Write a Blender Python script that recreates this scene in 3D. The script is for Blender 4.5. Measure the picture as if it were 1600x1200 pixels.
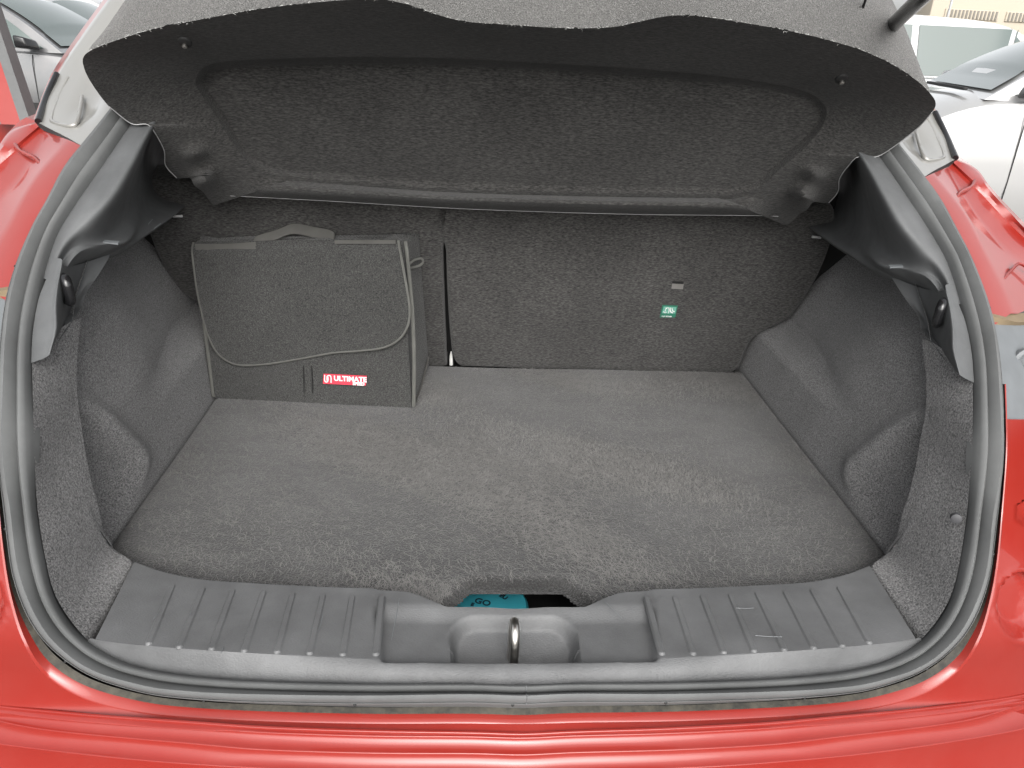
import bpy, bmesh, math, random
import numpy as np
from mathutils import Matrix, Vector
random.seed(7); rng = np.random.default_rng(7)
for o in list(bpy.data.objects): bpy.data.objects.remove(o)
S = bpy.context.scene; COL = S.collection

# ------------------------------------------------------------------ camera
F = 1165.0                                             # focal length in photo pixels (1600 wide)
def nz(v): v = np.array(v, float); return v/np.linalg.norm(v)
AX = nz((19000, 380, F)); AY = np.array((-62, -552, F), float); AY = nz(AY-AX*(AY@AX)); AZ = np.cross(AX, AY)
RT = np.array([AX, AY, AZ]); CAM = np.array([-.062, 0., 1.38])
cd = bpy.data.cameras.new('camera'); cam = bpy.data.objects.new('camera', cd); COL.objects.link(cam)
cd.sensor_width = 36; cd.lens = F/1600*36; cd.clip_start = .02; cd.clip_end = 2000
m = Matrix.Identity(4)
for i in range(3):
    m[i][0] = RT[i, 0]; m[i][1] = -RT[i, 1]; m[i][2] = -RT[i, 2]; m[i][3] = CAM[i]
cam.matrix_world = m; S.camera = cam

# ------------------------------------------------------------------ sky, sun, exposure
SUN_EL, SUN_AZ = math.radians(36), math.radians(178)   # high thin overcast, light from behind the car's tail
w = bpy.data.worlds.new('World'); S.world = w; w.use_nodes = True
nt = w.node_tree; bg = nt.nodes['Background']
sky = nt.nodes.new('ShaderNodeTexSky'); sky.sky_type = 'NISHITA'; sky.sun_disc = False
sky.sun_elevation = SUN_EL; sky.sun_rotation = SUN_AZ; sky.air_density = 1.0; sky.dust_density = 4.0; sky.ozone_density = 1.0
hs = nt.nodes.new('ShaderNodeHueSaturation'); hs.inputs['Saturation'].default_value = .12
nt.links.new(sky.outputs[0], hs.inputs['Color']); nt.links.new(hs.outputs[0], bg.inputs[0]); bg.inputs[1].default_value = .15
sd = bpy.data.lights.new('sun', 'SUN'); sd.energy = .8; sd.angle = math.radians(60); sd.color = (1, .96, .9)
sun = bpy.data.objects.new('sun', sd); COL.objects.link(sun)
dirv = Vector((math.sin(SUN_AZ)*math.cos(SUN_EL), math.cos(SUN_AZ)*math.cos(SUN_EL), math.sin(SUN_EL)))
sun.rotation_euler = (-dirv).to_track_quat('-Z', 'Y').to_euler()
S.view_settings.view_transform = 'Standard'; S.view_settings.look = 'None'; S.view_settings.gamma = 1
S.view_settings.exposure = 1.06
S.render.engine = 'CYCLES'

# ------------------------------------------------------------------ pixels to places
def ray(px, py): return RT@nz((px-800, py-600, F))
def onz(p, z): d = ray(*p[:2]); return CAM+d*(z-CAM[2])/d[2]
def ony(p, y): d = ray(*p[:2]); return CAM+d*(y-CAM[1])/d[1]
def onx(p, x): d = ray(*p[:2]); return CAM+d*(x-CAM[0])/d[0]
def onpl(p, q, n): d = ray(*p[:2]); return CAM+d*((np.array(q)-CAM)@n)/(d@n)
def proj(P): c = RT.T@(np.array(P)-CAM); return np.array((800+F*c[0]/c[2], 600+F*c[1]/c[2]))
ZS = [.5, .70, .78, .87, .98, 1.04, 1.09, 1.17, 1.21, 1.235, 1.27, 1.31, 1.40, 1.6]
BS = [.52, .525, .53, .54, .57, .62, .68, .78, .845, .90, .98, 1.05, 1.17, 1.45]
def op(x, z):                                          # the curved, leaning plane of the tailgate opening
    return np.interp(z, ZS, BS)+np.interp(z, [.80, .90, 1.0], [.28, .44, .5])*x*x
def onop(p, off=0.):
    d = ray(*p[:2]); a, b = .2, 2.5
    for _ in range(50):
        k = (a+b)/2; P = CAM+d*k
        if P[1]-op(P[0], P[2])-off < 0: a = k
        else: b = k
    return CAM+d*a
def onin(p, off=0.): return onop(p, off-.014)
def cr(pts, n, closed=False):                          # dense smooth curve through points, even arc length
    P = np.array(pts, float)
    if closed: Q = np.vstack([P[-1], P, P[0], P[1]])
    else: Q = np.vstack([2*P[0]-P[1], P, 2*P[-1]-P[-2]])
    out = []
    for i in range(1, len(Q)-2):
        a, b, c, e = Q[i-1], Q[i], Q[i+1], Q[i+2]
        for t in np.linspace(0, 1, 14, endpoint=False):
            out.append(.5*((2*b)+(c-a)*t+(2*a-5*b+4*c-e)*t*t+(3*b-a-3*c+e)*t**3))
    if closed: out.append(out[0])
    else: out.append(P[-1])
    out = np.array(out); L = np.r_[0, np.cumsum(np.linalg.norm(np.diff(out, axis=0), axis=1))]
    s = np.linspace(0, L[-1], n, endpoint=not closed)
    return np.stack([np.interp(s, L, out[:, k]) for k in range(out.shape[1])], 1)
def sst(a, b, x): t = np.clip((np.asarray(x)-a)/(b-a), 0, 1); return t*t*(3-2*t)

# ------------------------------------------------------------------ mesh helpers
def link(name, me, mat, parent=None):
    o = bpy.data.objects.new(name, me); COL.objects.link(o)
    if mat is not None and not me.materials: me.materials.append(M(mat) if isinstance(mat, str) else mat)
    if parent is not None: o.parent = parent; o.matrix_parent_inverse = parent.matrix_world.inverted() if False else Matrix.Identity(4)
    return o
def mesh(name, V, Fc, mat, parent=None, smooth=True, angle=40, recalc=False):
    me = bpy.data.meshes.new(name); me.from_pydata([tuple(map(float, v)) for v in V], [], [tuple(map(int, f)) for f in Fc])
    if recalc:
        bm = bmesh.new(); bm.from_mesh(me); bmesh.ops.recalc_face_normals(bm, faces=bm.faces); bm.to_mesh(me); bm.free()
    if smooth:
        me.polygons.foreach_set('use_smooth', [True]*len(me.polygons)); me.set_sharp_from_angle(angle=math.radians(angle))
    me.update(); return link(name, me, mat, parent)
def gridf(r, c, cl=False):
    out = []
    for i in range(r-1):
        for j in range(c if cl else c-1):
            k = (j+1) % c; out.append((i*c+j, i*c+k, (i+1)*c+k, (i+1)*c+j))
    return out
def loft(name, rows, mat, parent=None, n=None, closed=False, cap=False, angle=40, flip=False, mirror=False):
    R = [np.asarray(r) if n is None else cr(r, n, closed) for r in rows]
    V = np.vstack(R); c = len(R[0]); Fc = gridf(len(R), c, closed)
    if cap: Fc.append(tuple((len(R)-1)*c+j for j in range(c)))
    if flip: Fc = [f[::-1] for f in Fc]
    if mirror: V = V*[-1, 1, 1]; Fc = [f[::-1] for f in Fc]
    return mesh(name, V, Fc, mat, parent, angle=angle)
def both(name, rows, mat, parent, **k):                # right-hand piece and its left-hand twin
    return loft(name, rows, mat, parent, **k), loft(name, rows, mat, parent, mirror=True, **k)
def tube(name, pts, r, mat, parent=None, n=8, closed=False, dense=None):
    P = cr(pts, dense, closed) if dense else np.array(pts, float)
    V = []; N = len(P); up = np.array([0, 0, 1.]) ; prev = None
    for i in range(N):
        a = P[(i-1) % N] if closed or i else P[i]; b = P[(i+1) % N] if closed or i < N-1 else P[i]
        t = nz(b-a)
        if prev is None:
            s = np.cross(t, up); s = np.cross(t, [1, 0, 0.]) if np.linalg.norm(s) < .1 else s
        else: s = prev-t*(prev@t)
        s = nz(s); prev = s; q = np.cross(t, s)
        rr = r[i] if hasattr(r, '__len__') else r
        for k in range(n):
            an = 2*math.pi*k/n; V.append(P[i]+rr*(s*math.cos(an)+q*math.sin(an)))
    Fc = []
    for i in range(N if closed else N-1):
        for k in range(n):
            a = i*n+k; b = i*n+(k+1) % n; j = (i+1) % N
            Fc.append((a, j*n+k, j*n+(k+1) % n, b))
    if not closed: Fc += [tuple(range(n)), tuple((N-1)*n+k for k in reversed(range(n)))]
    return mesh(name, V, Fc, mat, parent, angle=60, recalc=True)
def rbox(name, cor, bev, mat, parent=None, seg=3, sub=0):     # rounded hexahedron from 8 corners (bottom 4, top 4)
    bm = bmesh.new(); v = [bm.verts.new(tuple(map(float, c))) for c in cor]
    for f in ((3, 2, 1, 0), (4, 5, 6, 7), (0, 1, 5, 4), (1, 2, 6, 5), (2, 3, 7, 6), (3, 0, 4, 7)): bm.faces.new([v[i] for i in f])
    bmesh.ops.recalc_face_normals(bm, faces=bm.faces)
    if bev: bmesh.ops.bevel(bm, geom=list(bm.edges), offset=bev, segments=seg, profile=.5, affect='EDGES')
    if sub: bmesh.ops.subdivide_edges(bm, edges=bm.edges, cuts=sub, use_grid_fill=True)
    me = bpy.data.meshes.new(name); bm.to_mesh(me); bm.free()
    me.polygons.foreach_set('use_smooth', [True]*len(me.polygons)); me.set_sharp_from_angle(angle=math.radians(40))
    return link(name, me, mat, parent)
def box(name, c, s, bev, mat, parent=None, rot=0.):
    cs, sn = math.cos(rot), math.sin(rot); cor = []
    for z in (-1, 1):
        for x, y in ((-1, -1), (1, -1), (1, 1), (-1, 1)):
            dx, dy = x*s[0]/2, y*s[1]/2; cor.append((c[0]+dx*cs-dy*sn, c[1]+dx*sn+dy*cs, c[2]+z*s[2]/2))
    return rbox(name, cor, bev, mat, parent)
def lathe(name, prof, mat, parent, c, ax, n=32):              # prof: (radius, along axis)
    ax = nz(ax); u = nz(np.cross(ax, [0, 0, 1.] if abs(ax[2]) < .9 else [1., 0, 0])); v = np.cross(ax, u); V = []
    for r, h in prof:
        for k in range(n):
            a = 2*math.pi*k/n; V.append(np.array(c)+ax*h+r*(u*math.cos(a)+v*math.sin(a)))
    Fc = gridf(len(prof), n, True); Fc.append(tuple(range(n))[::-1]); Fc.append(tuple((len(prof)-1)*n+k for k in range(n)))
    return mesh(name, V, Fc, mat, parent, angle=35, recalc=True)
def flat(name, P, depth, nrm, mat, parent):                   # polygon with thickness, P on its front face, nrm = front normal
    P = [np.array(p) for p in P]; n = len(P); B = [p-np.array(nrm)*depth for p in P]
    Fc = [tuple(range(n)), tuple(range(2*n-1, n-1, -1))]+[(i, i+n, (i+1) % n+n, (i+1) % n) for i in range(n)]
    return mesh(name, P+B, Fc, mat, parent, smooth=False, recalc=True)
def text(name, body, size, o, u, v, mat, parent, bold=0.):
    cu = bpy.data.curves.new(name, 'FONT'); cu.body = body; cu.size = size; cu.offset = bold; cu.resolution_u = 3; cu.extrude = .0002
    t = bpy.data.objects.new(name, cu); COL.objects.link(t); bpy.context.view_layer.update()
    me = bpy.data.meshes.new_from_object(t.evaluated_get(bpy.context.evaluated_depsgraph_get()))
    bpy.data.objects.remove(t); u = nz(u); v = nz(np.array(v)-u*(np.array(v)@u)); w_ = np.cross(u, v)
    mm = Matrix.Identity(4)
    for i in range(3): mm[i][0] = u[i]; mm[i][1] = v[i]; mm[i][2] = w_[i]; mm[i][3] = o[i]
    me.transform(mm); me.materials.clear(); return link(name, me, mat, parent)
def thing(name, label, cat, loc=(0, 0, 0), rz=0., group=None):
    o = bpy.data.objects.new(name, None); COL.objects.link(o); o.location = loc; o.rotation_euler = (0, 0, rz); o.empty_display_size = .1
    o['label'] = label; o['category'] = cat
    if group: o['group'] = group
    return o
def struct(o): o['kind'] = 'structure'; return o

# ------------------------------------------------------------------ materials
MATS = {}
def newmat(name):
    mt = bpy.data.materials.new(name); mt.use_nodes = True; MATS[name] = mt
    t = mt.node_tree; return mt, t, t.nodes['Principled BSDF']
def M(n): return MATS[n]
def N(t, kind, **k):
    n = t.nodes.new(kind)
    for a, b in k.items():
        if a in n.inputs: n.inputs[a].default_value = b
        else: setattr(n, a, b)
    return n
def noise(t, scale, detail=2, rough=.5, mapscale=None):
    tc = N(t, 'ShaderNodeTexCoord'); src = tc.outputs['Object']
    if mapscale:
        mp = N(t, 'ShaderNodeMapping'); mp.inputs['Scale'].default_value = mapscale; t.links.new(src, mp.inputs[0]); src = mp.outputs[0]
    n = N(t, 'ShaderNodeTexNoise', Scale=scale, Detail=detail, Roughness=rough); t.links.new(src, n.inputs['Vector']); return n.outputs['Fac']
def ramp(t, fac, stops):
    r = N(t, 'ShaderNodeValToRGB'); e = r.color_ramp.elements
    while len(e) < len(stops): e.new(.5)
    for el, (p, c) in zip(e, stops): el.position = p; el.color = (*c, 1) if len(c) == 3 else c
    t.links.new(fac, r.inputs[0]); return r.outputs[0]
def mixc(t, a, b, fac, mode='MIX'):
    mx = N(t, 'ShaderNodeMix', data_type='RGBA', blend_type=mode)
    for i, s in ((6, a), (7, b)):
        if isinstance(s, tuple): mx.inputs[i].default_value = (*s, 1)
        else: t.links.new(s, mx.inputs[i])
    if isinstance(fac, float): mx.inputs[0].default_value = fac
    else: t.links.new(fac, mx.inputs[0])
    return mx.outputs[2]
def bump(t, p, fac, strength, dist):
    b = N(t, 'ShaderNodeBump', Strength=strength, Distance=dist); t.links.new(fac, b.inputs['Height']); t.links.new(b.outputs[0], p.inputs['Normal'])
def carpet(name, lo, hi, scale=520, bst=.9, sheen=.25, ms=None, big=.35):
    mt, t, p = newmat(name)
    f = noise(t, scale, 3, .65, ms); c = ramp(t, f, [(.33, lo), (.5, tuple((a+b)*.42 for a, b in zip(lo, hi))), (.72, hi)])
    if name == 'floor_carpet':
        tcn = N(t, 'ShaderNodeTexCoord'); mpn = N(t, 'ShaderNodeMapping'); mpn.inputs['Rotation'].default_value = (0, 0, .6); mpn.inputs['Scale'].default_value = (1, 2.4, 1)
        t.links.new(tcn.outputs['Object'], mpn.inputs[0]); nn_ = N(t, 'ShaderNodeTexNoise', Scale=4.5, Detail=6., Roughness=.62, Distortion=1.6); t.links.new(mpn.outputs[0], nn_.inputs['Vector']); bf = nn_.outputs['Fac']
    else: bf = noise(t, 9, 3)
    b = ramp(t, bf, [(.36, (1-big,)*3), (.64, (1+0*big,)*3)])
    t.links.new(mixc(t, c, b, 1., 'MULTIPLY'), p.inputs['Base Color'])
    p.inputs['Roughness'].default_value = .95; p.inputs['Specular IOR Level'].default_value = .1
    p.inputs['Sheen Weight'].default_value = sheen; p.inputs['Sheen Roughness'].default_value = .6
    bump(t, p, f, bst, .003); return mt
def plastic(name, col, rough=.5, grain=900, bst=.25, var=.12, spec=.4, dist=.0006):
    mt, t, p = newmat(name); c2 = tuple(x*(1+var*3) for x in col); c1 = tuple(x*(1-var) for x in col)
    t.links.new(ramp(t, noise(t, 14, 5, .65), [(.3, c1), (.75, c2)]), p.inputs['Base Color'])
    r = ramp(t, noise(t, 23, 5, .6), [(.3, (rough*.85,)*3), (.7, (min(1, rough*1.2),)*3)]); t.links.new(r, p.inputs['Roughness'])
    p.inputs['Specular IOR Level'].default_value = spec
    if grain: bump(t, p, noise(t, grain, 2), bst, dist)
    return mt
def paint(name, col, rough=.3, coat=1., metal=0., dust=.25, dcol=(.45, .36, .33)):
    mt, t, p = newmat(name)
    d = ramp(t, noise(t, 7, 6, .7), [(.38, (0, 0, 0)), (.8, (dust,)*3)])
    f = N(t, 'ShaderNodeRGBToBW'); t.links.new(d, f.inputs[0])
    t.links.new(mixc(t, col, dcol, f.outputs[0]), p.inputs['Base Color'])
    p.inputs['Roughness'].default_value = rough; p.inputs['Metallic'].default_value = metal
    p.inputs['Coat Weight'].default_value = coat; p.inputs['Coat Roughness'].default_value = .04
    bump(t, p, noise(t, 260, 2), .006, .0005); return mt
def plain(name, col, rough=.5, metal=0., spec=.5):
    mt, t, p = newmat(name); v = ramp(t, noise(t, 40, 3), [(.3, tuple(x*.85 for x in col)), (.7, col)])
    t.links.new(v, p.inputs['Base Color']); p.inputs['Roughness'].default_value = rough; p.inputs['Metallic'].default_value = metal
    p.inputs['Specular IOR Level'].default_value = spec; return mt
carpet('floor_carpet', (.016, .0158, .0155), (.096, .0945, .092), 380, 1., .3, None, .58)
carpet('side_carpet', (.024, .024, .025), (.33, .326, .326), 470, 1., .25, None, .15)
carpet('seat_carpet', (.014, .0135, .013), (.098, .095, .091), 480, .6, .15, (.35, 1, 1), .2)
carpet('shelf_felt', (.017, .0165, .016), (.078, .076, .073), 500, .5, .1, (.3, 1, 1), .2)
carpet('lip_felt', (.075, .075, .072), (.22, .216, .21), 800, .7, .2, None, .1)
carpet('bag_felt', (.004, .004, .0038), (.082, .082, .078), 520, 1., .2, None, .15)
plain('dark_clip', (.06, .06, .064), .6); plain('fibre', (.235, .23, .222), .8, 0, .3)
plastic('trim_plastic', (.085, .088, .09), .64, 1100, .35, .1, .5)
plastic('sill_plastic', (.104, .106, .108), .52, 0, .3, .12, .5)
t = MATS['sill_plastic'].node_tree; bump(t, t.nodes['Principled BSDF'], noise(t, 420, 2, .5, (1, 2.5, 1)), .6, .0009)
plastic('rubber', (.108, .111, .111), .72, 300, .06, .08, .3)
paint('red_paint', (.25, .015, .009), .36, .6, 0., .12, (.34, .13, .11))
paint('silver_paint', (.27, .267, .252), .35, .8, .2, .12, (.4, .37, .32))
plastic('primer_metal', (.05, .046, .038), .7, 160, .4, .5, .3)
t = MATS['primer_metal'].node_tree; t.links.new(ramp(t, noise(t, 60, 6, .75), [(.36, (.030, .029, .026)), (.66, (.080, .073, .058))]), t.nodes['Principled BSDF'].inputs['Base Color'])
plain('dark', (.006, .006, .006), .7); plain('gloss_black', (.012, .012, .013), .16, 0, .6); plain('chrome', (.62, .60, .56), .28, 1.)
plain('grey_panel', (.14, .15, .157), .5); plain('white_print', (.80, .78, .78), .6); plain('tag_red', (.62, .03, .06), .6)
plain('green_label', (.02, .16, .10), .45); plain('pale_green', (.15, .38, .30), .45); plain('teal', (.055, .42, .52), .4); plain('navy', (.012, .03, .05), .5)
plain('binding', (.19, .19, .175), .85, 0, .2); plain('webbing', (.15, .147, .137), .8, 0, .2); plain('cable_white', (.6, .6, .58), .5)
for nm in ('binding', 'webbing'):
    t = MATS[nm].node_tree; wv = N(t, 'ShaderNodeTexWave', Scale=420., Distortion=2.); tc = N(t, 'ShaderNodeTexCoord'); t.links.new(tc.outputs['Object'], wv.inputs['Vector'])
    bump(t, t.nodes['Principled BSDF'], wv.outputs['Fac'], .8, .0015)
mt, t, p = newmat('asphalt'); t.links.new(ramp(t, noise(t, 60, 6, .7), [(.3, (.04, .04, .04)), (.7, (.09, .088, .085))]), p.inputs['Base Color']); p.inputs['Roughness'].default_value = .9
plain('wall_cream', (.46, .41, .33), .9); plain('louvre', (.20, .185, .16), .7); plain('hedge', (.05, .09, .03), .9); plain('lamp_grey', (.45, .45, .45), .5)
paint('car_white', (.34, .34, .335), .3, 1., 0., .05); paint('car_grey', (.13, .133, .136), .35, 1., .4, .1); paint('car_silver', (.38, .39, .39), .35, 1., .4, .1)
mt, t, p = newmat('car_glass'); p.inputs['Base Color'].default_value = (.07, .095, .088, 1); p.inputs['Roughness'].default_value = .06; p.inputs['Specular IOR Level'].default_value = .9
plain('tyre', (.02, .02, .02), .85); plain('lamp_glass', (.55, .57, .58), .12, .2); plain('lamp_red', (.35, .01, .01), .15)

# ================================================================== THE PLACE
g = 300
struct(mesh('ground', [(-g, -g, 0), (g, -g, 0), (g, g, 0), (-g, g, 0)], [(0, 1, 2, 3)], 'asphalt', smooth=False))

# ------------------------------------------------------------------ the red car
CAR = thing('red_car', 'red hatchback with its tailgate open, showing the grey carpeted boot', 'car', (0, 0, 0))
ZF = .76
# seal, traced on the right half: (inner edge, outer edge)
IN = [(1290, 110), (1335, 185), (1377, 248), (1413, 300), (1447, 350), (1477, 400), (1493, 443), (1508, 500), (1518, 550), (1522, 600), (1521, 700), (1513, 800), (1501, 880), (1488, 930), (1467, 970), (1440, 1000), (1410, 1020), (1367, 1037), (1300, 1049), (1200, 1058), (1050, 1064), (900, 1066)]
OUT = [(1320, 95), (1362, 172), (1400, 230), (1440, 280), (1467, 317), (1490, 360), (1513, 405), (1535, 460), (1551, 517), (1561, 583), (1564, 667), (1559, 767), (1549, 860), (1538, 920), (1518, 972), (1485, 1014), (1433, 1051), (1367, 1075), (1300, 1086), (1200, 1093), (1050, 1098), (900, 1099)]
def sym(pts3):                                          # right half (top to bottom) -> whole U, left top to right top
    P = np.array(pts3); L = P*[-1, 1, 1]
    return np.vstack([L, [[0, P[-1][1]-.002, P[-1][2]]], P[::-1]])
in3 = [onin(p, .03) for p in IN]; out3 = [onop(p, 0.) for p in OUT]
NS = 420
ci, co = cr(sym(in3), NS), cr(sym(out3), NS)
def frame(ci, co):
    t = np.gradient(ci, axis=0); a = co-ci; n = np.cross(a, t); n /= np.linalg.norm(n, axis=1)[:, None]
    n *= -np.sign(n[len(n)//6, 1]); return a, n
a, nn = frame(ci, co)
wob = 1+.05*np.sin(np.linspace(0, 90, NS))*np.sin(np.linspace(0, 37, NS))
prof = [(.10, -.014), (.09, -.002), (.11, .005), (.17, .0095), (.25, .0105), (.36, .007), (.42, .002), (.455, -.0015), (.49, .002), (.56, .009), (.68, .0135), (.8, .0125), (.9, .008), (.955, .004), (.975, .0055), (1.0, .005), (1.03, .001), (1.05, -.01)]
seal = loft('door_seal', [ci+a*tt+nn*(h*wob)[:, None] if h > 0 else ci+a*tt+nn*h for tt, h in prof], 'rubber', CAR, angle=50)
seal['label'] = 'grey rubber seal running round the boot opening'
# seal joint at the middle of the sill
jm = NS//2
tube('seal_joint', [ci[jm]+a[jm]*tt+nn[jm]*(h+.0001) for tt, h in prof[2:-2]], .0006, 'trim_plastic', seal, n=6)
for k in range(70, NS-70, 23):                         # small drain pips on the outer lip
    P = co[k]+nn[k]*.0035+a[k]*.02
    lathe('pin_hole', [(.0016, -.001), (.0016, .0006), (.0008, .0010)], 'dark', seal, P, nn[k], 8)

# ---- bumper ledge below the seal (steps) + dirty metal band
def sweep(pts, off): return sym([onop(p, off) for p in pts])
W_ = 200
bandA = sweep([(1565, 600), (1567, 700), (1557, 800), (1547, 880), (1535, 935), (1512, 985), (1480, 1024), (1433, 1056), (1367, 1078), (1300, 1089), (1200, 1096), (1050, 1102), (900, 1103)], .004)
bandB = sweep([(1568, 600), (1570, 700), (1562, 800), (1553, 880), (1541, 938), (1520, 990), (1490, 1032), (1440, 1066), (1367, 1089), (1300, 1099), (1200, 1106), (1050, 1112), (900, 1114)], -.002)
l1 = sweep([(1570, 600), (1572, 700), (1565, 800), (1557, 880), (1546, 940), (1528, 997), (1498, 1043), (1445, 1080), (1370, 1102), (1300, 1111), (1200, 1118), (1050, 1124), (900, 1126)], -.010)
l1b = sweep([(1572, 600), (1574, 700), (1567, 800), (1560, 880), (1549, 942), (1531, 1000), (1501, 1047), (1447, 1084), (1370, 1106), (1300, 1114), (1200, 1121), (1050, 1127), (900, 1129)], -.011)
loft('seam_band', [bandA, bandB], 'primer_metal', CAR, n=W_)
loft('sill_flange', [bandB, l1, l1b], 'red_paint', CAR, n=W_, angle=60)
E1 = sweep([(1640, 1078), (1570, 1092), (1445, 1108), (1300, 1122), (1200, 1131), (1050, 1139), (900, 1144)], -.022)
def below(prev, pts, dz):                                # next edge: on the pixel's ray, dz under the edge above it
    pv = cr(prev, 300); o = np.argsort(pv[:, 0]); px_, pz_ = pv[o, 0], pv[o, 2]; out = []
    for p in pts:
        d = ray(*p); a, b = .3, 1.6
        for _ in range(40):
            k = (a+b)/2; P = CAM+d*k
            if P[2] > np.interp(P[0], px_, pz_)-dz: a = k
            else: b = k
        out.append(CAM+d*a)
    return sym(out)
E2 = below(E1, [(1670, 1085), (1575, 1100), (1445, 1115), (1300, 1129), (1200, 1138), (1050, 1146), (900, 1150)], .0045)
E3 = below(E2, [(1690, 1080), (1600, 1101), (1500, 1128), (1300, 1153), (1200, 1164), (1050, 1172), (900, 1176)], .0075)
E4 = below(E3, [(1740, 1100), (1600, 1139), (1400, 1172), (1200, 1192), (1050, 1201), (900, 1206)], .012)
rows = []
for e_, h_ in ((E1, .0035), (E2, .005), (E3, .008), (E4, .03)):
    e_ = cr(e_, 260); rows += [e_+[0, .0022, .0001], e_+[0, .0009, 0], e_+[0, .00025, -.0003], e_+[0, 0, -.0010], e_+[0, -.0003, -h_]]
rows += [rows[-1]+[0, dy, dz] for dy, dz in ((-.03, -.03), (-.06, -.10), (-.07, -.25), (-.03, -.42), (.05, -.46))]
loft('rear_bumper', rows, 'red_paint', CAR, angle=75)
# apron strip between flange line and bumper, running up the sides
ap0 = l1b[len(l1b)//2+1:][::-1] if False else None
L1h = [(1571, 655), (1567, 800), (1560, 880), (1549, 942), (1531, 1000), (1501, 1047), (1447, 1084), (1370, 1106), (1300, 1114), (1200, 1121), (1050, 1127), (900, 1129)]
OUh = [(1790, 640), (1790, 760), (1785, 860), (1775, 940), (1750, 1010), (1700, 1060), (1600, 1088), (1445, 1108), (1300, 1122), (1200, 1131), (1050, 1139), (900, 1144)]
A3 = cr([onop(p, -.011) for p in L1h], 220); B3 = cr([onop(p, .02-.04*i/6 if i < 6 else -.020) for i, p in enumerate(OUh)], 220)
rowsq = [];
HOLES = [((1606, 802), 17, 20, .012), ((1598, 948), 37, 52, .020), ((1700, 720), 26, 26, .015)]
for k in range(44):
    q = k/43; r = A3*(1-q)+B3*q; r[:, 1] += -.012*math.sin(math.pi*q)*sst(0, .3, np.linspace(1, 0, 220)); o = []
    for P in r:
        px = proj(P); d = 0
        for (hx, hy), rx, ry, dep in HOLES:
            e = math.hypot((px[0]-hx)/rx, (px[1]-hy)/ry); d += dep*(1-float(sst(.82, 1.05, e)))-.0015*math.exp(-((e-1.1)/.06)**2)
        o.append(P+[0, d, 0])
    rowsq.append(np.array(o))
both('lower_corner_panel', rowsq, 'red_paint', CAR, angle=70)
midB = np.vstack([(B3*[-1, 1, 1])[::-1][-1:], B3[-1:]])
# join strip across the middle
loft('apron_middle', [cr([A3[-1]*[-1, 1, 1], A3[-1]*[0, 1, 1]+[0, -.002, .001], A3[-1]], 20), cr([B3[-1]*[-1, 1, 1], B3[-1]*[0, 1, 1]+[0, -.003, 0], B3[-1]], 20)], 'red_paint', CAR)

# ---- upper corner: lamp pocket in red
P0 = [(1436, 281), (1463, 318), (1487, 360), (1510, 405), (1532, 460), (1548, 512)]
P1 = [(1455, 272), (1491, 315), (1513, 348), (1538, 400), (1563, 450), (1579, 490)]
P1b = [(1460, 270), (1497, 314), (1519, 347), (1545, 398), (1572, 450), (1590, 490)]
P2 = [(1478, 262), (1503, 307), (1521, 338), (1560, 384), (1600, 420), (1640, 470)]
P2b = [(1483, 260), (1509, 303), (1529, 333), (1566, 377), (1606, 413), (1646, 462)]
P3 = [(1488, 256), (1518, 287), (1541, 311), (1574, 346), (1620, 390), (1680, 440)]
P3b = [(1490, 254), (1521, 283), (1545, 306), (1578, 341), (1625, 384), (1685, 433)]
P4 = [(1494, 250), (1524, 266), (1543, 293), (1571, 324), (1620, 374), (1700, 430)]
P4b = [(1494, 248), (1526, 264), (1546, 290), (1574, 321), (1625, 370), (1705, 426)]
def c3(L, off): return [onop(p, off) for p in L]
lamp = [c3(P0, .004), c3(P1, .0), c3(P1b, .006), c3(P2, .034), c3(P2b, .036), c3(P3, .030), c3(P3b, .022), c3(P4, .012), c3(P4b, .022)]
both('lamp_pocket', lamp, 'red_paint', CAR, n=60, angle=28)
rb = [np.array(c3(P4b, .022)), np.array(c3(P4b, .022))+[.05, .12, -.0], np.array(c3(P4b, .022))+[.09, .5, .02], np.array(c3(P4b, .022))+[.11, 1.4, .02]]
both('rear_wing', rb, 'red_paint', CAR, n=40, angle=60)
# pocket end wall (the kinked line low on the pocket)
kink = [(1524, 442), (1545, 446), (1559, 444), (1575, 428), (1590, 413), (1600, 415), (1640, 440)]
for mir in (1, -1):
    K = [onop(q, .012)*[mir, 1, 1] for q in kink]; tube('pocket_bead', K, .0022, 'red_paint', CAR, n=6, dense=30)
K = [(1523, 283), (1517, 292), (1500, 301), (1494, 312), (1500, 322)]
for mir in (1, -1): tube('pocket_bead', [onop(q, .022)*[mir, 1, 1] for q in K], .003, 'red_paint', CAR, n=6, dense=24)
# grey plate and beige sealer under the pocket
GP = [[(1552, 506), (1600, 503), (1660, 500), (1760, 495)], [(1560, 570), (1600, 570), (1660, 570), (1770, 565)], [(1566, 668), (1600, 667), (1660, 666), (1780, 660)], [(1567, 674), (1600, 674), (1660, 674), (1780, 668)]]
plates = both('lamp_bracket', [c3(GP[0], .014), c3(GP[0], .006), c3(GP[1], .004), c3(GP[2], .002), c3(GP[3], .016)], 'grey_panel', CAR, n=24)
for pl, mir in zip(plates, (1, -1)):
    P = onop((1604, 568), .004)*[mir, 1, 1]; lathe('bolt', [(.020, -.004), (.020, .002), (.016, .004), (.012, .002), (.009, .006), (.005, .008)], 'grey_panel', pl, P, (0, -1, .15), 24)
SE = [[(1546, 484), (1575, 487), (1600, 489), (1660, 480)], [(1550, 494), (1575, 500), (1600, 503), (1660, 492)], [(1552, 507), (1575, 508), (1600, 508), (1660, 502)]]
plain('sealer', (.20, .15, .09), .7)
both('sealer_strip', [c3(SE[0], .012), c3(SE[1], -.004), c3(SE[2], .006)], 'sealer', CAR, n=24)

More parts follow.
